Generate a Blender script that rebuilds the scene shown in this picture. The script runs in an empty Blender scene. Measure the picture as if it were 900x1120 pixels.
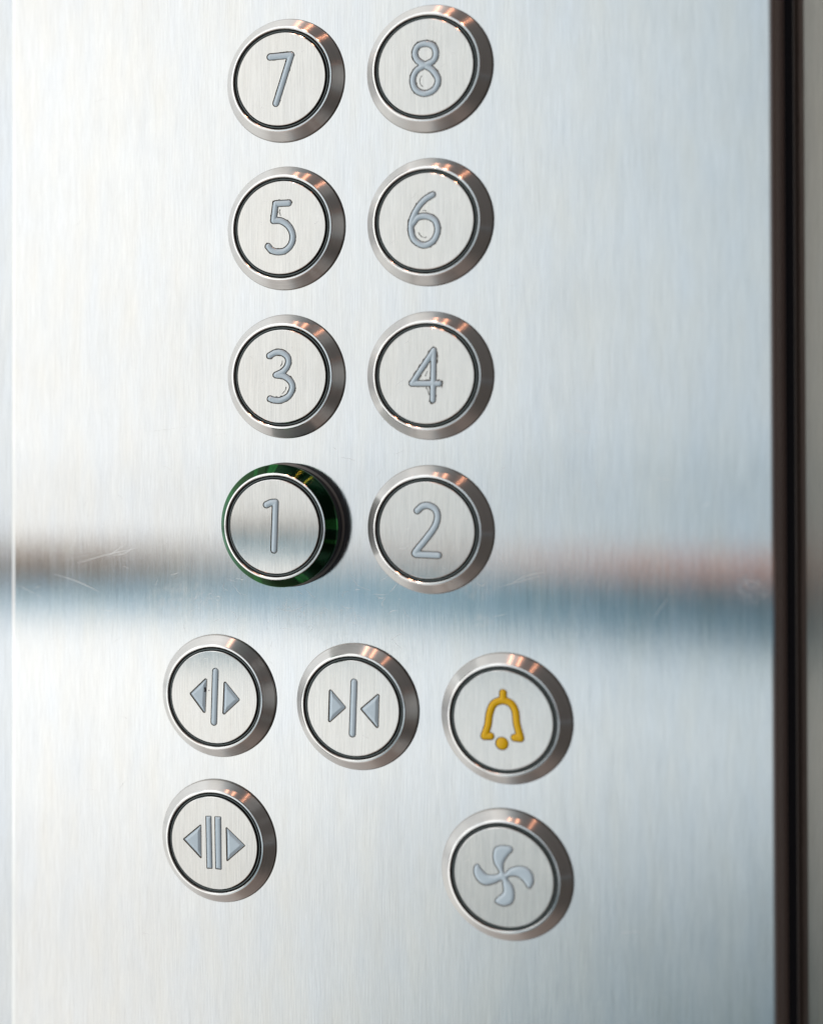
import bpy, math, random
import numpy as np
from mathutils import Matrix, Vector
random.seed(4)
S = bpy.context.scene
COL = S.collection
MM = 0.001
Z0 = 1.10            # height of the lowest floor button above the lift floor, metres

# ------------------------------------------------------------------ helpers
def link(name, me, parent=None, loc=(0, 0, 0)):
    o = bpy.data.objects.new(name, me)
    COL.objects.link(o)
    o.location = loc
    if parent: o.parent = parent
    return o
def tag(o, label=None, cat=None, group=None, kind=None):
    if label: o['label'] = label
    if cat: o['category'] = cat
    if group: o['group'] = group
    if kind: o['kind'] = kind
    return o
def mesh(name, verts, faces, mats, midx=None, smooth=False):
    """verts in mm as (x right, y out of the plate, z up) -> metres, Blender -Y is out"""
    me = bpy.data.meshes.new(name)
    me.from_pydata([(v[0]*MM, -v[1]*MM, v[2]*MM) for v in verts], [], faces)
    for m in (mats if isinstance(mats, (list, tuple)) else [mats]): me.materials.append(m)
    if midx: me.polygons.foreach_set('material_index', midx)
    if smooth: me.polygons.foreach_set('use_smooth', [True]*len(me.polygons))
    me.update()
    return me
def lathe(name, prof, mats, mi=None, n=144):
    """turned ring about the plate normal; each profile band is its own strip, so its edges stay crisp"""
    V, F, M = [], [], []
    for k in range(len(prof)-1):
        b = len(V)
        for r, h in (prof[k], prof[k+1]):
            for i in range(n):
                a = 2*math.pi*i/n
                V.append((r*math.cos(a), h, r*math.sin(a)))
        for i in range(n):
            j = (i+1) % n
            F.append((b+i, b+n+i, b+n+j, b+j)); M.append(mi[k] if mi else 0)
    return mesh(name, V, F, mats, M, True)

# ------------------------------------------------------------------ materials
def newmat(name):
    m = bpy.data.materials.new(name); m.use_nodes = True
    nt = m.node_tree
    return m, nt, nt.nodes['Principled BSDF']
def nd(nt, t, **kw):
    n = nt.nodes.new(t)
    for k, v in kw.items(): setattr(n, k, v)
    return n
def mth(nt, op, a, b=None, c=None, clamp=False):
    n = nd(nt, 'ShaderNodeMath', operation=op, use_clamp=clamp)
    for i, x in enumerate((a, b, c)):
        if x is None: continue
        if isinstance(x, (int, float)): n.inputs[i].default_value = x
        else: nt.links.new(x, n.inputs[i])
    return n.outputs[0]
def sstep(nt, x, a, b):
    n = nd(nt, 'ShaderNodeMapRange', interpolation_type='SMOOTHSTEP')
    nt.links.new(x, n.inputs[0]); n.inputs[1].default_value = a; n.inputs[2].default_value = b
    return n.outputs[0]
def mixc(nt, f, a, b, mode='MIX'):
    n = nd(nt, 'ShaderNodeMix', data_type='RGBA', blend_type=mode)
    for i, x in ((0, f), (6, a), (7, b)):
        if isinstance(x, (int, float)): n.inputs[i].default_value = x
        elif isinstance(x, tuple): n.inputs[i].default_value = (*x, 1)
        else: nt.links.new(x, n.inputs[i])
    return n.outputs[2]
def ramp(nt, f, stops, interp='LINEAR'):
    n = nd(nt, 'ShaderNodeValToRGB'); cr = n.color_ramp; cr.interpolation = interp
    while len(cr.elements) < len(stops): cr.elements.new(0.5)
    for e, (p, c) in zip(cr.elements, stops):
        e.position = p; e.color = (*c, 1) if isinstance(c, tuple) else (c, c, c, 1)
    nt.links.new(f, n.inputs[0]); return n.outputs[0]
def noise(nt, vec, scale, detail=2, rough=.5):
    mp = nd(nt, 'ShaderNodeMapping'); mp.inputs['Scale'].default_value = scale
    nt.links.new(vec, mp.inputs[0])
    n = nd(nt, 'ShaderNodeTexNoise'); n.inputs['Scale'].default_value = 1
    n.inputs['Detail'].default_value = detail; n.inputs['Roughness'].default_value = rough
    nt.links.new(mp.outputs[0], n.inputs[0]); return n.outputs[0]

def brushed(name, base, rough, aniso, streak=.10, bump=.02, warm=0.02, cf=1.0, ca=.10, smudges=()):
    m, nt, p = newmat(name)
    tc = nd(nt, 'ShaderNodeTexCoord'); oi = nd(nt, 'ShaderNodeObjectInfo')
    off = nd(nt, 'ShaderNodeVectorMath', operation='ADD')
    sc = mth(nt, 'MULTIPLY', oi.outputs['Random'], 7.3)
    nt.links.new(tc.outputs['Object'], off.inputs[0]); nt.links.new(sc, off.inputs[1])
    v = off.outputs[0]
    fine = noise(nt, v, (4300, 4300, 120), 3, .65)       # brushing lines
    mid = noise(nt, v, (900, 900, 60), 2, .6)
    cloud = noise(nt, v, (55*cf, 55*cf, 34*cf), 4, .62)            # wiping marks
    tint = noise(nt, v, (160, 160, 45), 2)
    a = mth(nt, 'SUBTRACT', fine, .5); b = mth(nt, 'SUBTRACT', mid, .5)
    s = mth(nt, 'ADD', mth(nt, 'MULTIPLY', a, streak*2.4), mth(nt, 'MULTIPLY', b, streak))
    s = mth(nt, 'ADD', s, mth(nt, 'MULTIPLY', mth(nt, 'SUBTRACT', cloud, .5), ca))
    s = mth(nt, 'ADD', s, mth(nt, 'MULTIPLY', mth(nt, 'SUBTRACT', noise(nt, v, (420, 420, 22), 2, .6), .5), streak*.45))
    val = mth(nt, 'ADD', s, 1.0)
    c = mixc(nt, mth(nt, 'MULTIPLY', tint, 1), tuple(x*(1+warm*k) for x, k in zip(base, (1, .2, -1.4))),
             tuple(x*(1-warm*k) for x, k in zip(base, (1.2, .2, -1.2))))
    cc = nd(nt, 'ShaderNodeCombineColor')
    for i in range(3): nt.links.new(val, cc.inputs[i])
    nt.links.new(mixc(nt, 1.0, c, cc.outputs[0], 'MULTIPLY'), p.inputs['Base Color'])
    p.inputs['Metallic'].default_value = 1
    r = mth(nt, 'ADD', mth(nt, 'MULTIPLY', mth(nt, 'SUBTRACT', cloud, .5), .07), rough)
    r = mth(nt, 'ADD', r, mth(nt, 'MULTIPLY', b, .06))
    if smudges:
        sx = nd(nt, 'ShaderNodeSeparateXYZ'); nt.links.new(tc.outputs['Object'], sx.inputs[0]); tot = None
        wob = noise(nt, tc.outputs['Object'], (420, 420, 420), 3, .65)
        for cx, cz, rx, rz in smudges:
            ex = mth(nt, 'POWER', mth(nt, 'DIVIDE', mth(nt, 'SUBTRACT', sx.outputs[0], cx*MM), rx*MM), 2)
            ez = mth(nt, 'POWER', mth(nt, 'DIVIDE', mth(nt, 'SUBTRACT', sx.outputs[2], cz*MM), rz*MM), 2)
            d = mth(nt, 'ADD', mth(nt, 'ADD', ex, ez), mth(nt, 'MULTIPLY', mth(nt, 'SUBTRACT', wob, .5), 1.6))
            k = sstep(nt, d, 1.15, .55)
            tot = k if tot is None else mth(nt, 'MAXIMUM', tot, k)
        tot = mth(nt, 'MULTIPLY', tot, sstep(nt, noise(nt, tc.outputs['Object'], (700, 700, 500), 3, .7), .38, .62))
        r = mth(nt, 'ADD', r, mth(nt, 'MULTIPLY', tot, .045))
    nt.links.new(r, p.inputs['Roughness'])
    p.inputs['Anisotropic'].default_value = aniso
    tg = nd(nt, 'ShaderNodeCombineXYZ'); tg.inputs[TAX].default_value = 1
    nt.links.new(tg.outputs[0], p.inputs['Tangent'])
    bp = nd(nt, 'ShaderNodeBump'); bp.inputs['Strength'].default_value = 1; bp.inputs['Distance'].default_value = bump*MM
    nt.links.new(fine, bp.inputs['Height']); nt.links.new(bp.outputs[0], p.inputs['Normal'])
    return m
TAX = 0
# greasy finger smears on the plate: centre x, z and radii in mm
SMU = [(14, -27, 9, 5.5), (3, -24, 7, 4), (52, -14, 5, 4), (117.5, -12, 4, 4), (53, -23, 3, 2), (-8, -100, 3, 2), (30, -34, 9, 4), (-30, -22, 12, 6)]
STEEL = brushed('brushed_steel', (.80, .81, .815), (.08), 1.0, streak=.145, bump=.009, warm=.035, smudges=SMU)
STEEL_W = brushed('wall_steel', (.44, .40, .35), .16, 1.0, streak=.16, bump=.012)
CAP = brushed('cap_steel', (.775, .76, .73), .125, 1.0, streak=.17, bump=.014, warm=.015, cf=4, ca=.16)

def turned(name, base, rough, aniso, metallic=1.0):
    m, nt, p = newmat(name)
    p.inputs['Metallic'].default_value = metallic
    tc = nd(nt, 'ShaderNodeTexCoord'); sp = nd(nt, 'ShaderNodeSeparateXYZ')
    nt.links.new(tc.outputs['Object'], sp.inputs[0])
    r = mth(nt, 'SQRT', mth(nt, 'ADD', mth(nt, 'POWER', sp.outputs[0], 2), mth(nt, 'POWER', sp.outputs[2], 2)))
    a = mth(nt, 'ARCTAN2', sp.outputs[2], sp.outputs[0])
    cv = nd(nt, 'ShaderNodeCombineXYZ')
    nt.links.new(mth(nt, 'MULTIPLY', r, 5200), cv.inputs[0]); nt.links.new(mth(nt, 'MULTIPLY', a, 1.2), cv.inputs[1])
    oi = nd(nt, 'ShaderNodeObjectInfo'); nt.links.new(mth(nt, 'MULTIPLY', oi.outputs['Random'], 50), cv.inputs[2])
    gro = noise(nt, cv.outputs[0], (1, 1, 1), 2)
    val = mth(nt, 'ADD', mth(nt, 'MULTIPLY', mth(nt, 'SUBTRACT', gro, .5), .22), 1.0)
    cc = nd(nt, 'ShaderNodeCombineColor')
    for i in range(3): nt.links.new(val, cc.inputs[i])
    nt.links.new(mixc(nt, 1.0, base, cc.outputs[0], 'MULTIPLY'), p.inputs['Base Color'])
    p.inputs['Roughness'].default_value = rough
    p.inputs['Anisotropic'].default_value = aniso
    p.inputs['Anisotropic Rotation'].default_value = 0.25
    tg = nd(nt, 'ShaderNodeTangent', direction_type='RADIAL', axis='Y')
    nt.links.new(tg.outputs[0], p.inputs['Tangent'])
    return m
CHROME = turned('turned_steel', (.76, .745, .73), .30, 1.0)
LIP = turned('polished_lip', (.97, .97, .96), .14, .3)

def plain(name, col, rough, metallic=0, coat=0, spec=.5, var=0, vs=(800, 800, 800)):
    m, nt, p = newmat(name)
    p.inputs['Roughness'].default_value = rough; p.inputs['Metallic'].default_value = metallic
    p.inputs['Coat Weight'].default_value = coat; p.inputs['Coat Roughness'].default_value = .08
    p.inputs['Specular IOR Level'].default_value = spec
    tc = nd(nt, 'ShaderNodeTexCoord')
    n = noise(nt, tc.outputs['Object'], vs, 3, .6)
    nt.links.new(mixc(nt, n, tuple(c*(1-var) for c in col), tuple(min(1, c*(1+var)) for c in col)), p.inputs['Base Color'])
    return m
GASKET = plain('dark_plastic', (.11, .14, .14), .30, var=.2)
GASK_D = plain('groove_black', (.008, .009, .010), .6)
RESIDUE = plain('brown_residue', (.13, .095, .065), .75, var=.5, vs=(1500, 1500, 1500))
INLAY = plain('blue_grey_resin', (.68, .82, .93), .20, coat=.5, spec=.8, var=.06)
INLAY_Y = plain('yellow_resin', (1.0, .56, .002), .30, coat=.1, spec=.35, var=.06)
SOOT = plain('soot_speck', (.012, .013, .02), .7)
RUBBER = plain('brown_rubber', (.060, .042, .032), .6, var=.2)
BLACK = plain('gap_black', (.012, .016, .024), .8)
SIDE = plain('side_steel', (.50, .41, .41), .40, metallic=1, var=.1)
RIMD = plain('grime_shade_rim', (.36, .34, .32), .30, metallic=1, var=.25)  # rim metal darkened to carry grime and shade
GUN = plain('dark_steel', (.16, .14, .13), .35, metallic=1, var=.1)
SCRM = plain('bare_scratch', (.93, .93, .93), .5, metallic=1)

def green_mat():
    m, nt, p = newmat('green_glass')
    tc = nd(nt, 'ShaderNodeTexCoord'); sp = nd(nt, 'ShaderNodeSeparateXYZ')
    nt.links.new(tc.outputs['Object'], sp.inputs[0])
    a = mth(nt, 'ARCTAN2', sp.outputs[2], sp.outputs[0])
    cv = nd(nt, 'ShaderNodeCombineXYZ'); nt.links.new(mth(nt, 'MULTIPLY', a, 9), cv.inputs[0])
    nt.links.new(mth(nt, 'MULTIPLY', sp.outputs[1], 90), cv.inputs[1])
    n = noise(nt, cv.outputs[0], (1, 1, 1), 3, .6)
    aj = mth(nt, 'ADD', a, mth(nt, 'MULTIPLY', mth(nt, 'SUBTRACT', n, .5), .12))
    def lump(deg, wd):                # glints inside the glass, painted into the collar's base colour
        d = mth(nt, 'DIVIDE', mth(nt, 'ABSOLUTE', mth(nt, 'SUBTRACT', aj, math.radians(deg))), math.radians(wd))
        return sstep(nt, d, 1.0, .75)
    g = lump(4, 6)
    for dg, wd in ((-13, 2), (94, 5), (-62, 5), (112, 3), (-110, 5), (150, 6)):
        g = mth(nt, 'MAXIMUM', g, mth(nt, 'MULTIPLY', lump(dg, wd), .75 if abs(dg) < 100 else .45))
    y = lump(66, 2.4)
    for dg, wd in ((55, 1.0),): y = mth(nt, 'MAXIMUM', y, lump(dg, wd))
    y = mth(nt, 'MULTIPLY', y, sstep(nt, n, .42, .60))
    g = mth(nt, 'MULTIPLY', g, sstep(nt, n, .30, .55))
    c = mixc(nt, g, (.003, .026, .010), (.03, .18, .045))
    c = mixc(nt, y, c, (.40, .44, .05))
    nt.links.new(c, p.inputs['Base Color'])
    p.inputs['Specular Tint'].default_value = (.30, .60, .40, 1)
    p.inputs['Roughness'].default_value = .16; p.inputs['Coat Weight'].default_value = .12
    p.inputs['Coat Roughness'].default_value = .04
    p.inputs['Metallic'].default_value = .85
    return m
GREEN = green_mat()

# ------------------------------------------------------------------ engraved symbols
# strokes / outlines in mm about each cap centre (x right, y up)
SYM = {
'7': [[(-3.0, 6.2), (2.93, 6.22)], [(2.93, 6.22), (-1.34, -6.45)]] ,
'8': [[(-0.17, 0.49), (2.15, 1.57), (2.79, 3.46), (2.08, 5.3), (0.1, 6.1), (-1.97, 5.57), (-2.75, 3.77), (-2.06, 1.92), (-0.17, 0.49), (1.89, -0.95), (3.34, -3.52), (2.39, -5.98), (-0.19, -6.88), (-2.51, -5.69), (-3.32, -3.24), (-2.42, -0.85), (-0.17, 0.49)]] ,
'5': [[(2.22, 6.49), (-1.48, 6.49)], [(-1.48, 6.49), (-2.08, 1.95)], [(-2.08, 1.95), (0.09, 1.76), (2.22, 0.27), (3.32, -2.05), (2.95, -4.49), (1.28, -6.18), (-0.75, -6.54), (-2.61, -6.04), (-3.63, -4.94)]] ,
'6': [[(1.89, 6.76), (-0.08, 5.67), (-1.98, 3.65), (-3.46, 0.83), (-3.9, -1.7), (-3.12, -4.61), (-0.54, -6.24), (2.03, -5.15), (3.15, -2.5), (2.47, 0.06), (0.25, 1.26), (-1.99, 1.02), (-3.46, -0.53)]] ,
'3': [[(-3.3, 5.54), (-1.53, 6.4), (0.32, 6.3), (1.89, 5.05), (1.94, 3.13), (0.68, 1.39), (-1.45, 0.35)], [(-1.45, 0.35), (0.86, -0.01), (2.7, -1.42), (3.16, -3.17), (2.15, -5.26), (-0.07, -6.4), (-1.92, -6.4), (-3.13, -6.05)]] ,
'4': [[(2.05, 6.51), (-3.73, -2.06)], [(-3.73, -2.06), (3.48, -2.08)], [(2.05, 6.51), (1.76, -6.37)]] ,
'1': [[(-2.1, 5.74), (-0.78, 6.34), (0.47, 6.46)], [(0.47, 6.46), (-0.03, -6.2)]] ,
'2': [[(-2.4, 4.98), (-0.93, 6.2), (0.78, 6.33), (2.49, 5.28), (2.91, 3.28), (2.14, 0.9), (0.08, -2.02), (-2.82, -5.67), (-2.77, -6.34)], [(-2.77, -6.34), (3.14, -6.37)]] ,
'O': [[(-2.38, 4.45), (-6.58, 0.42), (-2.79, -4.06)], [(0.49, 7.01), (0.07, -6.82)], [(3.33, 3.97), (7.1, -0.16), (3.01, -4.05)]] ,
'C': [[(-6.04, 4.01), (-2.25, 0.06), (-6.27, -3.72)], [(0.42, 6.82), (-0.05, -6.74)], [(6.85, 3.78), (2.61, -0.04), (6.62, -4.22)]] ,
'H': [[(-3.91, 4.33), (-8.78, 0.07), (-3.81, -4.32)], [(-2.16, 6.88), (-0.93, 7.01), (-0.62, -6.81), (-1.88, -6.96)], [(0.46, 7.03), (1.93, 7.11), (2.05, -6.75), (0.66, -6.78)], [(3.71, 4.4), (8.81, 0.27), (3.91, -4.23)]] ,
'B': [[(-3.08, -4.29), (-4.71, -4.43)], [(-4.71, -4.43), (-3.77, -1.46), (-3.37, 1.35), (-2.36, 3.86), (-0.28, 4.94), (1.91, 4.42), (3.1, 2.55), (3.5, -0.64), (4.41, -4.06)], [(4.41, -4.24), (2.92, -4.18)], [(0.05, 6.88), (0.05, 5.08)], [(-0.24, -5.9)]] ,
'F': [[(-1.21, 0.99), (-2.36, 3.17), (-2.71, 5.44), (-2.0, 7.48), (-0.04, 8.16), (2.03, 8.04), (2.49, 6.94), (1.33, 5.55), (0.29, 3.7), (0.17, 1.85), (0.52, 1.31), (1.55, 2.47), (3.85, 3.38), (6.13, 3.12), (7.38, 1.78), (7.71, -0.24), (6.8, -2.07), (5.89, -1.83), (4.75, -0.37), (3.15, 0.47), (1.2, -0.1), (2.46, -1.79), (2.91, -4.03), (2.33, -6.28), (0.38, -7.33), (-1.58, -7.0), (-2.28, -6.28), (-1.58, -5.16), (-0.19, -3.72), (-0.3, -1.66), (-0.53, -1.0), (-2.38, -2.03), (-4.7, -2.65), (-6.56, -1.72), (-7.61, 0.24), (-7.37, 2.13), (-6.32, 2.71), (-5.27, 1.44), (-3.76, 0.35)]] ,
}
def catmull(P, closed=False, k=10):
    P = [np.array(p, float) for p in P]; n = len(P); out = []
    if n < 3: return [tuple(p) for p in P]
    rng = range(n) if closed else range(n-1)
    for i in rng:
        p1, p2 = P[i], P[(i+1) % n]
        p0 = P[(i-1) % n] if closed or i > 0 else 2*p1-p2
        p3 = P[(i+2) % n] if closed or i < n-2 else 2*p2-p1
        for j in range(k):
            t = j/k
            out.append(tuple(.5*((2*p1)+(-p0+p2)*t+(2*p0-5*p1+4*p2-p3)*t*t+(-p0+3*p1-3*p2+p3)*t**3)))
    if not closed: out.append(tuple(P[-1]))
    return out
def d_line(X, Y, P):
    D = np.full(X.shape, 1e9)
    if len(P) == 1: return np.hypot(X-P[0][0], Y-P[0][1])
    for (ax, ay), (bx, by) in zip(P[:-1], P[1:]):
        vx, vy = bx-ax, by-ay; L = vx*vx+vy*vy+1e-12
        t = np.clip(((X-ax)*vx+(Y-ay)*vy)/L, 0, 1)
        D = np.minimum(D, np.hypot(X-ax-t*vx, Y-ay-t*vy))
    return D
def d_poly(X, Y, P):
    D = d_line(X, Y, list(P)+[P[0]]); ins = np.zeros(X.shape, bool)
    for (ax, ay), (bx, by) in zip(P, list(P[1:])+[P[0]]):
        if ay == by: continue
        c = ((ay > Y) != (by > Y)) & (X < (bx-ax)*(Y-ay)/(by-ay)+ax)
        ins ^= c
    return np.where(ins, -D, D)
def vnoise(X, Y, f, seed):
    g = np.random.RandomState(seed).rand(256, 256)
    x, y = X*f+100, Y*f+100; i, j = np.floor(x).astype(int), np.floor(y).astype(int)
    u, v = x-i, y-j; u = u*u*(3-2*u); v = v*v*(3-2*v); i %= 255; j %= 255
    return (g[i, j]*(1-u)*(1-v)+g[i+1, j]*u*(1-v)+g[i, j+1]*(1-u)*v+g[i+1, j+1]*u*v)
ST = .11
def ring(cx, cy, rx, ry, a0, a1): return [(cx+rx*math.cos(math.radians(a)), cy+ry*math.sin(math.radians(a))) for a in np.linspace(a0, a1, 7)]
# flaked lines of residue beside the hand-filled engravings
FLAKES = {
 '8': [ring(0, -3.55, 1.45, 1.65, 125, 240)],
 '6': [ring(-.25, -2.2, 1.65, 2.05, 200, 285), [(-.8, 2.7), (-.3, 2.8), (.2, 2.6)]],
 '3': [[(.35, 4.2), (.3, 3.5), (-.2, 2.6)], [(1.45, -2.8), (1.2, -3.7), (.3, -4.7)]],
 '5': [[(-.2, 4.9), (-.35, 4.2), (-.1, 3.2)]],
 '4': [[(0, -3.2), (.5, -3.9), (.75, -5.0)], [(3.0, 6.0), (3.1, 4.6), (3.0, 3.2)], [(4.25, -1.2), (4.35, -2.1), (4.15, -3.1)], [(.4, 1.2), (-.2, -.2)]]}
gx = np.arange(-12.65, 12.66, ST)
GX, GY = np.meshgrid(gx, gx, indexing='ij')
def contour(F, zf, clipzero=True):
    """marching squares: polygons of F>0 with exactly interpolated edges"""
    n = F.shape[0]; idx = {}; V = []; faces = []; seg = []
    def vert(key, x, y, f):
        if key not in idx: idx[key] = len(V); V.append((x, y, f))
        return idx[key]
    P = F > 0
    c4 = P[:-1, :-1].astype(int)+P[1:, :-1]+P[1:, 1:]+P[:-1, 1:]
    for i, j in np.argwhere(c4 > 0):
        i = int(i); j = int(j)
        cs = ((i, j), (i+1, j), (i+1, j+1), (i, j+1))
        if c4[i, j] == 4:
            faces.append([vert(c, gx[c[0]], gx[c[1]], F[c]) for c in cs]); continue
        poly = []; cross = []
        for k in range(4):
            a, b = cs[k], cs[(k+1) % 4]; fa, fb = F[a], F[b]
            if fa > 0: poly.append(vert(a, gx[a[0]], gx[a[1]], fa))
            if (fa > 0) != (fb > 0):
                t = fa/(fa-fb); key = (a, b) if a < b else (b, a)
                q = vert(key, gx[a[0]]+t*(gx[b[0]]-gx[a[0]]), gx[a[1]]+t*(gx[b[1]]-gx[a[1]]), 0.0)
                poly.append(q); cross.append((q, fa > 0))
        if len(poly) >= 3: faces.append(poly)
        if len(cross) == 2:
            q1, q2 = (cross[0][0], cross[1][0]) if cross[0][1] else (cross[1][0], cross[0][0])
            seg.append((q1, q2))
    return V, faces, seg
def sag(y, c): return -c*y*y
def cap_mesh(name, Dsym, ragged, seed, H, key, conv=0, RC=12.36):
    hole = Dsym.copy()
    if ragged:
        nz = vnoise(GX, GY, 1.5, seed)+.5*vnoise(GX, GY, 3.6, seed+1)
        bite = np.clip(nz-.85, 0, 1)*.5*ragged
        hole = Dsym-bite
        speck = np.full(GX.shape, 9.0)
        for P in FLAKES.get(key, []): speck = np.minimum(speck, d_line(GX, GY, catmull(P)))
        speck = speck-.05-.10*vnoise(GX, GY, 2.6, seed+5)
        hole = np.minimum(hole, speck)
    F = np.minimum(RC-np.hypot(GX, GY), hole)
    V, faces, seg = contour(F, None)
    vs = [(x, H+sag(y, conv), y) for x, y, f in V]; mi = [0]*len(faces); fs = [tuple(f) for f in faces]
    for q1, q2 in seg:
        if math.hypot(V[q1][0], V[q1][1]) > RC-.25: continue
        b = len(vs); vs += [(V[q1][0], H-.24, V[q1][1]), (V[q2][0], H-.24, V[q2][1])]
        fs.append((q1, q2, b+1, b)); mi.append(1)
    # turned rim and the brown bed under the engraving
    n = 144
    for (r0, h0), (r1, h1), m_ in (((RC, H), (12.50, H-.12), 2), ((12.50, H-.12), (12.50, H-1.8), 0), ((0.01, H-.24), (11.5, H-.24), 1)):
        b = len(vs)
        for r, h in ((r0, h0), (r1, h1)):
            for i in range(n):
                a = 2*math.pi*i/n; vs.append((r*math.cos(a), h+sag(r*math.sin(a), conv), r*math.sin(a)))
        for i in range(n):
            j = (i+1) % n; fs.append((b+i, b+n+i, b+n+j, b+j)); mi.append(m_)
    return vs, fs, mi
def inlay_mesh(name, Dsym, H, mat, gap=.12, wid=.9, rise=.52, hip=False, conv=0):
    V, faces, seg = contour(-(Dsym+gap), None)
    def h(f, y):
        e = min(max(f/wid, 0), 1); return H-.34+rise*(math.sqrt(1-(1-e)**2) if not hip else min(1, e*1.05))+sag(y, conv)
    return mesh(name, [(x, h(f, y), y) for x, y, f in V], [tuple(f) for f in faces], mat, smooth=True)
def strip(P, w, h0, V, F):
    P = catmull(P, k=6); b = len(V)
    for i, p in enumerate(P):
        a = P[max(i-1, 0)]; c = P[min(i+1, len(P)-1)]
        dx, dy = c[0]-a[0], c[1]-a[1]; L = math.hypot(dx, dy) or 1
        t = i/(len(P)-1); ww = w*(.25+.75*math.sin(math.pi*min(max(t, .02), .98)))
        nx, ny = -dy/L*ww/2, dx/L*ww/2
        V += [(p[0]+nx, h0+.006, p[1]+ny), (p[0], h0+.02, p[1]), (p[0]-nx, h0+.006, p[1]-ny)]
    for i in range(len(P)-1):
        for k in (0, 1): q = b+3*i+k; F.append((q, q+1, q+4, q+3))

# ------------------------------------------------------------------ buttons
PX, PZ = 39.518, 40.0
POS = {'7': (0, 3*PZ), '8': (PX, 3*PZ), '5': (0, 2*PZ), '6': (PX, 2*PZ), '3': (0, PZ), '4': (PX, PZ), '1': (0, 0), '2': (PX, 0),
       'O': (-19.512, -47.423), 'C': (19.703, -47.423), 'B': (59.049, -47.423), 'H': (-19.512, -87.046), 'F': (59.049, -87.046)}
INFO = {
 '8': 'steel push button engraved with the number 8, at the top of the right column',
 '7': 'steel push button engraved with the number 7, at the top of the left column',
 '6': 'steel push button engraved with the number 6, just below the 8 button',
 '5': 'steel push button engraved with the number 5, between the 7 and 3 buttons',
 '4': 'steel push button engraved with the number 4, with a ragged engraving, above the 2 button',
 '3': 'steel push button engraved with the number 3, directly above the green ringed button',
 '2': 'steel push button engraved with the number 2, right of the green ringed button',
 '1': 'raised push button engraved with the number 1, with a dark green glassy collar',
 'O': 'steel door open button with two arrows pointing away from one bar',
 'C': 'steel door close button with two arrows pointing in towards one bar',
 'H': 'steel door hold button with two arrows pointing away from a double bar',
 'B': 'steel alarm button with a yellow bell symbol',
 'F': 'steel fan button with a pale blue four bladed propeller symbol'}
GRP = {k: 'numbered floor buttons in two columns' for k in '12345678'}
GRP.update({k: 'door control buttons under the numbers' for k in 'OCH'})
HB = 3.75
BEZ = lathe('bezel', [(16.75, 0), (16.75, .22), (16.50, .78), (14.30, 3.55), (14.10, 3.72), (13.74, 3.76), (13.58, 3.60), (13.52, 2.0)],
            [CHROME, LIP, BLACK, RIMD], [2, 3, 0, 1, 1, 1, 0])  # two lowest bands coloured dark for grime and gap shadow at the plate
GAS = lathe('seal_ring', [(13.52, 2.30), (13.28, 2.75), (13.16, 3.15), (12.84, 3.15), (12.72, 2.75), (12.50, 2.30)], [GASKET, GASK_D], [1, 1, 0, 1, 1])
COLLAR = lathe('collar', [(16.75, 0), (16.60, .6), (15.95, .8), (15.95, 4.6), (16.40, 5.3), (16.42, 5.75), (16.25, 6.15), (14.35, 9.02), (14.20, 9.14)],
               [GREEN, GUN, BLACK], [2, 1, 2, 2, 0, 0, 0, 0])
LIPR = lathe('lip_ring', [(14.22, 9.12), (14.10, 9.24), (13.76, 9.28), (13.58, 9.10), (13.52, 7.4)], [LIP, CHROME], [0, 0, 0, 1])

def dist_for(k, part):
    """signed distance to one piece of a symbol: <0 inside the engraving"""
    L = SYM[k]
    if k in '12345678':
        w = {'1': .90, '8': .84, '3': .86, '4': .80, '7': .92, '6': .84}.get(k, .88)
        D = np.full(GX.shape, 1e9)
        for P in L: D = np.minimum(D, d_line(GX, GY, catmull(P)))
        return D-w-.09
    if k == 'B':
        if part == 'clapper': return np.hypot(GX-L[4][0][0], GY-L[4][0][1])-1.72
        D = np.full(GX.shape, 1e9)
        for i, P in enumerate(L[:4]): D = np.minimum(D, d_line(GX, GY, catmull(P))-(1.04 if i == 3 else 1.02))
        return D
    if k == 'F': return d_poly(GX, GY, catmull(L[0], True, 6))
    i, kind = part
    if kind == 'bar' and len(L[i]) == 2: return d_line(GX, GY, L[i])-.98
    return d_poly(GX, GY, L[i])-(.28 if k == 'H' else .48)
PIECES = {'B': [('bell', 'bell'), ('clapper', 'clapper')], 'F': [('propeller', 'propeller')],
          'O': [('arrow', (0, 'arrow')), ('bar', (1, 'bar')), ('arrow', (2, 'arrow'))],
          'C': [('arrow', (0, 'arrow')), ('bar', (1, 'bar')), ('arrow', (2, 'arrow'))],
          'H': [('arrow', (0, 'arrow')), ('bar', (1, 'bar')), ('bar', (2, 'bar')), ('arrow', (3, 'arrow'))]}
RAG = {'8': .75, '6': .8, '5': .8, '3': .9, '4': 1.15, '7': .6, '2': .25, '1': .1}
CONV = {'1': .00045, '2': .0001, 'O': .0002}
TILT = {'1': (.50, 0), '2': (-.05, .1), 'O': (-.38, .2), 'C': (-.30, -.1), 'B': (-.3, .5), 'F': (.2, .6), 'H': (.1, .2), '5': (.1, -.15), '8': (0, .2), '3': (.1, 0), '4': (-.1, .15)}
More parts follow.
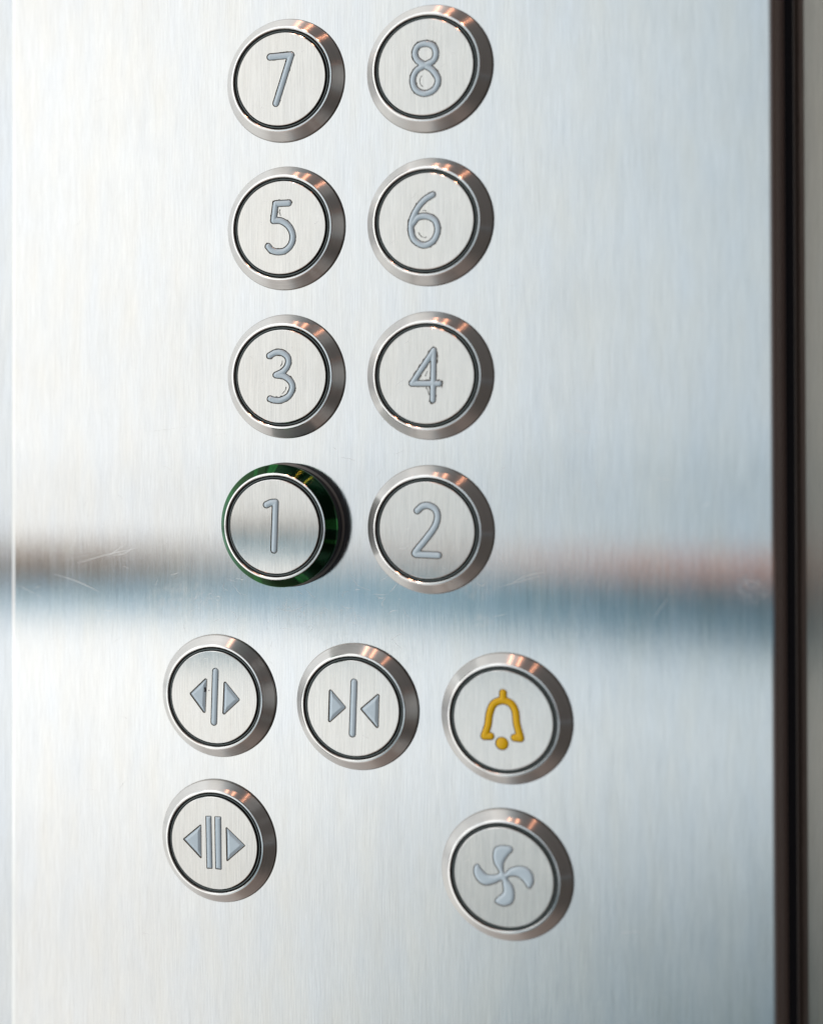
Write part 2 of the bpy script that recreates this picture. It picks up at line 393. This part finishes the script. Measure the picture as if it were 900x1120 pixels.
for bi, (k, (x, z)) in enumerate(POS.items()):
    raised = k == '1'
    root = link('push_button', None, None, (x*MM, 0, Z0+z*MM))
    root.empty_display_size = .01
    tag(root, INFO[k], 'push button', GRP.get(k, 'emergency and fan buttons at the right'))
    dh = 5.51 if raised else 0
    if raised:
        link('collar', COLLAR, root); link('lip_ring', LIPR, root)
        link('seal_ring', GAS, root, (0, -dh*MM, 0))
    else:
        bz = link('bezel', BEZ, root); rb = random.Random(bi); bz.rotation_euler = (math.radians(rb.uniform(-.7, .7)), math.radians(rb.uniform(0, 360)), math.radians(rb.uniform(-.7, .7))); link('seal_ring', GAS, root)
    pcs = [(nm, dist_for(k, p)) for nm, p in PIECES.get(k, [('numeral', None)])]
    Dall = pcs[0][1]
    for _, d in pcs[1:]: Dall = np.minimum(Dall, d)
    vs, fs, mi = cap_mesh('cap', Dall, RAG.get(k, 0), 11*bi+3, HB, k, CONV.get(k, 0))
    # hairline scratches worn into the cap
    sv, sf = [], []
    rs = random.Random(bi*7+1)
    for _ in range(16 if raised else 5):
        a = rs.uniform(0, 6.28); rr = rs.uniform(3, 10.5); px, py = rr*math.cos(a), rr*math.sin(a)-(1.5 if raised else 0)
        an = rs.uniform(-.6, .9); L = rs.uniform(.6, 2.6); bend = rs.uniform(-.4, .4)
        Q = [(px-L/2*math.cos(an), py-L/2*math.sin(an)), (px+bend*math.sin(an), py-bend*math.cos(an)), (px+L/2*math.cos(an), py+L/2*math.sin(an))]
        if max(math.hypot(*q) for q in Q) > 11.8: continue
        ok = True
        for q in Q:
            i, j = int((q[0]+12.65)/ST), int((q[1]+12.65)/ST)
            if Dall[i, j] < .9: ok = False
        if ok: strip(Q, rs.uniform(.05, .11), HB-(.03 if raised else 0), sv, sf)
    b = len(vs); vs = vs+sv; fs = fs+[tuple(b+q for q in f) for f in sf]; mi = mi+[3]*len(sf)
    capm = mesh('cap', vs, fs, [CAP, RESIDUE, LIP, SCRM], mi)
    sm = [False]*len(capm.polygons); capm.polygons.foreach_set('use_smooth', sm)
    cap = link('cap', capm, root, (0, -dh*MM, 0))
    tx, tz = TILT.get(k, (0, 0))
    cap.rotation_euler = (math.radians(tx), 0, math.radians(tz))
    for nm, d in pcs:
        mat = INLAY_Y if k == 'B' else INLAY
        wid = .85 if (nm in ('numeral', 'bell') or (nm == 'bar' and k != 'H')) else (1.5 if nm in ('clapper',) else (.65 if nm == 'bar' else .95))
        me = inlay_mesh(nm, d, HB, mat, gap=.12 if k in 'OCHBF' else .15, wid=wid, hip=nm == 'arrow', conv=CONV.get(k, 0))
        o = link(nm, me, cap)
        if k == 'O' and nm == 'arrow' and not cap.get('_s'):
            cap['_s'] = 1
            # the little soot marks on the left arrow
            V, F = [], []
            for cx, cy, r in ((-2.6, 2.2, .30), (-2.45, 1.7, .33), (-2.7, 1.35, .20), (-1.35, 1.75, .16)):
                b = len(V); V.append((cx, HB+.075, cy))
                for q in range(10):
                    an = q*.6283; rr = r*(.75+.5*rs.random()); V.append((cx+rr*math.cos(an), HB+(.03 if cx < -2 else .01), cy+rr*math.sin(an)*1.1))
                for q in range(10): F.append((b, b+1+q, b+1+(q+1) % 10))
            link('soot_mark', mesh('soot_mark', V, F, SOOT), cap)
    if '_s' in cap: del cap['_s']

# ------------------------------------------------------------------ plate and walls
def extrude_z(name, prof, z0, z1, mats, mi=None, smooth=True):
    V, F, M = [], [], []
    n = len(prof)
    for i in range(n-1):
        b = len(V)
        for z in (z0, z1):
            V += [(prof[i][0], prof[i][1], z), (prof[i+1][0], prof[i+1][1], z)]
        F.append((b, b+1, b+3, b+2)); M.append(mi[i] if mi else 0)
    b = len(V)
    return V, F, M
def arc(cx, cy, r, a0, a1, n=8):
    return [(cx+r*math.cos(math.radians(a0+(a1-a0)*i/n)), cy+r*math.sin(math.radians(a0+(a1-a0)*i/n))) for i in range(n+1)]
XL, XR, TH, RR = -84.2, 123.4, 18.0, 1.1
def slab(name, xl, xr, ytop, ybot, r, zlo, zhi, mats, side_from=None):
    """a folded sheet tray: flat front, rounded long edges, closed ends"""
    prof = [(xl, ybot), (xl, ytop-.40), (xl+.18, ytop-.27), (xl+1.35, ytop)]+arc(xr-r, ytop-r, r, 90, 0)+[(xr, ybot)]
    n = len(prof); V = [(p[0], p[1], z) for z in (zlo, zhi) for p in prof]; F = []; M = []
    for i in range(n):
        j = (i+1) % n; F.append((i, j, n+j, n+i))
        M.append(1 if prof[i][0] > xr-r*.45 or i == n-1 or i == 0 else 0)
    F.append(tuple(range(n-1, -1, -1))); M.append(0); F.append(tuple(range(n, 2*n))); M.append(0)
    return V, F, M, n
def smooth_rounds(me, n):
    # only the narrow strips of the rounded edges are smooth; flats and ends keep true normals
    flat = {n-1, 0, 1, 2, 3, n-2}
    me.polygons.foreach_set('use_smooth', [p.index < n and p.index not in flat for p in me.polygons])
    for e in me.edges:
        v0, v1 = (me.vertices[i].co for i in e.vertices)
        if abs(v0.z-v1.z) < 1e-6 and abs(v0.z) > .2: e.use_edge_sharp = True
V, F, M, n = slab('p', XL, XR, 0, -TH, RR, -260, 260, None)
SCR= [[(-41.3, 24.7), (-35.7, 25.3), (-28.0, 26.4)], [(-63.0, -13.0), (-52.6, -10.0), (-44.1, -8.1)], [(-53.2, -10.8), (-50.3, -8.8), (-48.0, -7.2)], [(-52.0, -10.5), (-47.7, -9.5), (-44.9, -7.4)], [(-70.0, -16.4), (-62.7, -18.2), (-56.0, -20.7)], [(-81.9, -20.1), (-78.9, -21.3), (-74.4, -23.2)], [(17.9, -12.6), (19.9, -15.4), (23.3, -16.6)], [(-55.4, -25.1), (-54.3, -25.8), (-52.0, -25.9), (-50.3, -25.3)], [(57.1, -14.1), (61.7, -12.7), (67.5, -10.8)], [(59.4, -13.5), (64.0, -11.0), (69.7, -9.6)], [(51.2, -13.0), (52.8, -14.1), (53.8, -13.1)], [(115.8, -10.9), (117.9, -9.7), (120.5, -11.1)], [(-37.1, 15.6), (-35.1, 14.9), (-33.5, 14.1)], [(95.2, -19.9), (96.7, -17.6), (98.5, -15.1)], [(55.9, -4.3), (58.2, -7.1), (58.9, -9.4)], [(-20.4, -21.0), (-19.9, -21.5), (-19.1, -21.2)], [(-3.4, -22.6), (1.8, -23.1), (6.4, -20.9)], [(81.1, 14.8), (81.5, 13.2), (82.0, 11.9)]]
for i, P in enumerate(SCR): strip(P, .13 if i in (1, 2, 3, 4) else .07, 0.0, V, F)
rs = random.Random(77)
for _ in range(70):
    px = rs.choice([rs.uniform(-80, 118), rs.uniform(-80, 60)]); py = rs.uniform(-40, 30) if rs.random() < .6 else rs.uniform(-120, 140)
    an = rs.gauss(.15, .5); L = rs.uniform(.8, 4.5)
    strip([(px-L/2*math.cos(an), py-L/2*math.sin(an)), (px, py+rs.uniform(-.2, .2)), (px+L/2*math.cos(an), py+L/2*math.sin(an))], rs.uniform(.03, .08), 0.0, V, F)
for _ in range(60):          # wear under the most used button
    px = rs.gauss(2, 20); py = rs.gauss(-20, 5.5); an = rs.gauss(.1, .9); L = rs.uniform(.8, 4.2); bd = rs.uniform(-.5, .5)
    strip([(px-L/2*math.cos(an), py-L/2*math.sin(an)), (px+bd*math.sin(an), py-bd*math.cos(an)), (px+L/2*math.cos(an), py+L/2*math.sin(an))], rs.uniform(.05, .11), 0.0, V, F)
M += [2]*(len(F)-len(M))
me = mesh('control_panel', V, F, [STEEL, SIDE, SCRM], M)
smooth_rounds(me, n)
cp = link('control_panel', me, None, (0, 0, Z0))
tag(cp, 'tall brushed stainless steel control plate that carries all the lift buttons', 'control panel')

def wall(name, xl, xr, y, label):
    V, F, M, n = slab(name, xl, xr, y, y-10, 1.2, -420, 420, None)
    me = mesh(name, V, F, [STEEL_W, SIDE], M)
    smooth_rounds(me, n)
    o = link(name, me, None, (0, 0, Z0)); tag(o, label, 'wall panel', 'brushed steel wall panels beside the control plate')
    return o
wl = wall('wall_panel', -420, XL+4, -.50, 'brushed steel wall panel showing as a narrow strip along the left edge')
wl.data.materials[0] = brushed('wall_steel_pale', (.70, .735, .77), .11, 1.0, streak=.16, bump=.010, warm=.03)
wr = wall('wall_panel', 126.6, 520, -TH, 'dull blurred steel wall panel beyond the dark gap at the right')
# seal and dark joint between plate and right wall panel
Vv = [(XR+.02, -TH-16, -420), (127.0, -TH-16, -420), (127.0, -TH-16, 420), (XR+.02, -TH-16, 420), (XR-6, -TH-16, -420), (XR-6, -TH-16, 420)]
me = mesh('joint_backing', [(XR-6, -TH-9.0, -420), (140, -TH-9.5, -420), (140, -TH-9.5, 420), (XR-6, -TH-9.0, 420)], [(0, 1, 2, 3)], BLACK)
def box(x0, x1, y0, y1, z0, z1):
    return [(x, y, z) for z in (z0, z1) for x, y in ((x0, y0), (x1, y0), (x1, y1), (x0, y1))], [(0, 1, 2, 3), (7, 6, 5, 4), (0, 4, 5, 1), (1, 5, 6, 2), (2, 6, 7, 3), (3, 7, 4, 0)]
bv, bf = box(XR-6, 140, -TH-14, -TH-11, -420, 420)
sv, sf = [], []
sp = [(125.35, -TH-10.8)]+arc(125.95, -TH-.9, .6, 180, 0, 8)+[(126.55, -TH-10.8)]
m_ = len(sp); sv = [(p[0], p[1], z) for z in (-420, 420) for p in sp]
sf = [(i, (i+1) % m_, m_+(i+1) % m_, m_+i) for i in range(m_)]+[tuple(range(m_-1, -1, -1)), tuple(range(m_, 2*m_))]
so = link('seal_strip', mesh('seal_strip', sv, sf, RUBBER), None, (0, 0, Z0))
tag(so, 'dark brown rubber seal strip running down the gap right of the control plate', 'seal strip')
bo = link('joint_backing', mesh('joint_backing', bv, bf, BLACK), so)

# ------------------------------------------------------------------ surroundings (what the metal mirrors)
W = bpy.data.worlds.new('World'); S.world = W; W.use_nodes = True
nt = W.node_tree; bg = nt.nodes['Background']
tc = nd(nt, 'ShaderNodeTexCoord'); sp = nd(nt, 'ShaderNodeSeparateXYZ'); nt.links.new(tc.outputs['Generated'], sp.inputs[0])
dx, dy, dz = sp.outputs
hyp = mth(nt, 'SQRT', mth(nt, 'ADD', mth(nt, 'MULTIPLY', dx, dx), mth(nt, 'MULTIPLY', dy, dy)))
az = mth(nt, 'ARCTAN2', mth(nt, 'MULTIPLY', dx, -1), mth(nt, 'MULTIPLY', dy, -1))     # 0 straight out, + to the left
tel = mth(nt, 'DIVIDE', dz, mth(nt, 'MAXIMUM', hyp, .001))
azn = mth(nt, 'ADD', mth(nt, 'DIVIDE', az, 2*math.pi), .5)
A = lambda d: d/360+.5
walls = ramp(nt, azn, [(A(-180), (.05, .04, .035)), (A(-105), (.03, .025, .022)), (A(-75), (.065, .056, .05)), (A(-45), (.115, .10, .093)), (A(-8), (.25, .25, .25)),
                       (A(7), (.60, .69, .74)), (A(13), (.77, .83, .86)), (A(19), (1.03, 1.05, 1.05)), (A(26), (1.22, 1.21, 1.185)), (A(64), (1.4, 1.39, 1.35)),
                       (A(68), (.62, .70, .74)), (A(76), (.70, .76, .80)), (A(79), (1.3, 1.3, 1.28)), (A(97), (1.2, 1.2, 1.18)), (A(102), (.55, .61, .65)), (A(108), (.6, .65, .67)), (A(111), (1.2, 1.2, 1.18)),  # dimmer blue-grey stripes added only to break up the bevel reflections
                       (A(160), (.5, .5, .5)), (A(180), (.05, .04, .035))])
floorc = ramp(nt, azn, [(A(-180), (.05, .04, .035)), (A(-60), (.07, .055, .045)), (A(-10), (.08, .10, .11)), (A(7), (.105, .165, .195)), (A(13), (.32, .395, .425)), (A(18), (.76, .80, .80)),
                        (A(25), (1.07, 1.05, 1.015)), (A(60), (1.2, 1.2, 1.16)), (A(120), (.5, .48, .46)), (A(180), (.05, .04, .035))])
ceilc = ramp(nt, azn, [(A(-180), (.08, .05, .04)), (A(-40), (.10, .065, .052)), (A(0), (.24, .19, .17)), (A(30), (.75, .74, .72)), (A(60), (1.25, 1.25, 1.24)), (A(120), (1.1, 1.1, 1.1)), (A(150), (.4, .36, .33)), (A(180), (.08, .05, .04))])
deepc = ramp(nt, azn, [(A(-180), (.10, .08, .07)), (A(-30), (.25, .185, .155)), (A(20), (.47, .39, .345)), (A(90), (.5, .47, .45)), (A(180), (.1, .08, .07))])
c = mixc(nt, sstep(nt, tel, -.14, -.34), walls, floorc)
# uneven tones of the car around: soft horizontal bands and broad patches
band = ramp(nt, mth(nt, 'ADD', tel, .5), [(0.16, .98), (.25, .93), (.285, .95), (.33, 1.0), (.385, 1.02), (.435, .90), (.462, .90), (.482, .97), (.50, .955), (.56, 1.0), (.66, 1.0)])
pn = noise(nt, tc.outputs['Generated'], (5, 5, 16), 3, .55)
pf = mth(nt, 'ADD', mth(nt, 'MULTIPLY', mth(nt, 'SUBTRACT', pn, .5), .16), 1.0)
cc = nd(nt, 'ShaderNodeCombineColor')
for i in range(3): nt.links.new(pf, cc.inputs[i])
c = mixc(nt, 1.0, c, band, 'MULTIPLY')
soft = mth(nt, 'MULTIPLY', mth(nt, 'MULTIPLY', sstep(nt, tel, .012, -.045), sstep(nt, tel, -.16, -.11)), sstep(nt, az, math.radians(24), math.radians(9)))
c = mixc(nt, mth(nt, 'MULTIPLY', soft, .9), c, mixc(nt, 1.0, c, (.82, .87, .90), 'MULTIPLY'))
c = mixc(nt, 1.0, c, cc.outputs[0], 'MULTIPLY')
c = mixc(nt, sstep(nt, tel, -.6, -1.6), c, deepc)
c = mixc(nt, sstep(nt, tel, 1.2, 3.0), c, ceilc)
# the handrail zone of the car: warm upper line, thin dark joint, blue-grey body
rail = ramp(nt, azn, [(A(-10), (.08, .13, .16)), (A(7), (.13, .195, .235)), (A(13), (.13, .25, .32)), (A(17), (.23, .40, .50)), (A(22), (.27, .45, .56)), (A(26), (.30, .50, .62)), (A(36), (.4, .6, .7)), (A(42), (.85, .86, .87))])
warm = ramp(nt, azn, [(A(-10), (.24, .15, .12)), (A(7), (.46, .30, .275)), (A(12), (.52, .34, .29)), (A(15.5), (.66, .70, .72)), (A(22), (.66, .67, .66)), (A(24.5), (.34, .26, .20)), (A(28), (.36, .265, .20)), (A(36), (.35, .27, .22)), (A(42), (.85, .86, .87))])
dark = ramp(nt, azn, [(A(-10), (.06, .07, .08)), (A(7), (.10, .125, .14)), (A(12), (.11, .14, .16)), (A(16), (.34, .50, .58)), (A(22), (.40, .52, .58)), (A(24.5), (.16, .16, .155)), (A(36), (.2, .2, .2)), (A(42), (.85, .86, .87))])
tl = mth(nt, 'ADD', tel, mth(nt, 'MULTIPLY', sstep(nt, az, math.radians(22), math.radians(8)), .010))
tlo = sstep(nt, tl, -.119, -.093)            # 0 below, 1 above the lower edge
body = mixc(nt, sstep(nt, tel, -.097, -.091), rail, dark)
body = mixc(nt, sstep(nt, tel, -.0855, -.0815), body, warm)
fac = mth(nt, 'MULTIPLY', tlo, sstep(nt, tel, -.069, -.0735))
c = mixc(nt, fac, c, body)
nt.links.new(c, bg.inputs[0]); bg.inputs[1].default_value = 1.0

# three warm ceiling downlights almost straight above the plate
for i, (d, e) in enumerate((((-.10, -.12, .98), 1.0), ((.08, -.13, .98), 1.0), ((.38, -.20, .88), .5))):
    L = bpy.data.lights.new('ceiling_downlight', 'AREA'); L.shape = 'DISK'; L.size = .028
    L.color = (1, .42, .24); L.energy = .85*e
    o = bpy.data.objects.new('ceiling_downlight', L); COL.objects.link(o)
    o.location = Vector(d).normalized()*1.25+Vector((.02, 0, Z0+.03))
    o.rotation_euler = (Vector((.02, 0, Z0))-o.location).to_track_quat('-Z', 'Y').to_euler()

# ------------------------------------------------------------------ camera
R = [[0.8689162776541314, -0.0008999065681250221, 0.49495827359067057], [-0.006345295879707965, 0.999895916833595, 0.012957342308644197], [-0.4949184171637659, -0.014399502341159755, 0.8688201279231735]]
# these came from solving the pose in (right, down, inward) axes
def cv(v): return Vector((v[0], v[2], -v[1]))
# rows of Rt are the camera's right / down / forward axes
right, down, fwd = (cv([R[k][j] for j in range(3)]) for k in range(3))
cam = bpy.data.cameras.new('camera'); co = bpy.data.objects.new('camera', cam); COL.objects.link(co)
pos = Vector((191.248*MM, -510.909*MM, 33.390*MM+Z0))
mw = Matrix((( right.x, -down.x, -fwd.x, pos.x), (right.y, -down.y, -fwd.y, pos.y), (right.z, -down.z, -fwd.z, pos.z), (0, 0, 0, 1)))
co.matrix_world = mw
cam.sensor_fit = 'HORIZONTAL'; cam.sensor_width = 36; cam.lens = 2183/900*36
cam.shift_x = (450+38.6)/900; cam.shift_y = -(560-406.6)/900
cam.clip_start = .005; cam.clip_end = 50
cam.dof.use_dof = True; cam.dof.focus_distance = .538; cam.dof.aperture_fstop = 7.6
S.camera = co
S.view_settings.view_transform = 'Standard'; S.view_settings.look = 'None'
S.view_settings.exposure = 0; S.view_settings.gamma = 1
S.cycles.max_bounces = 8; S.cycles.glossy_bounces = 5
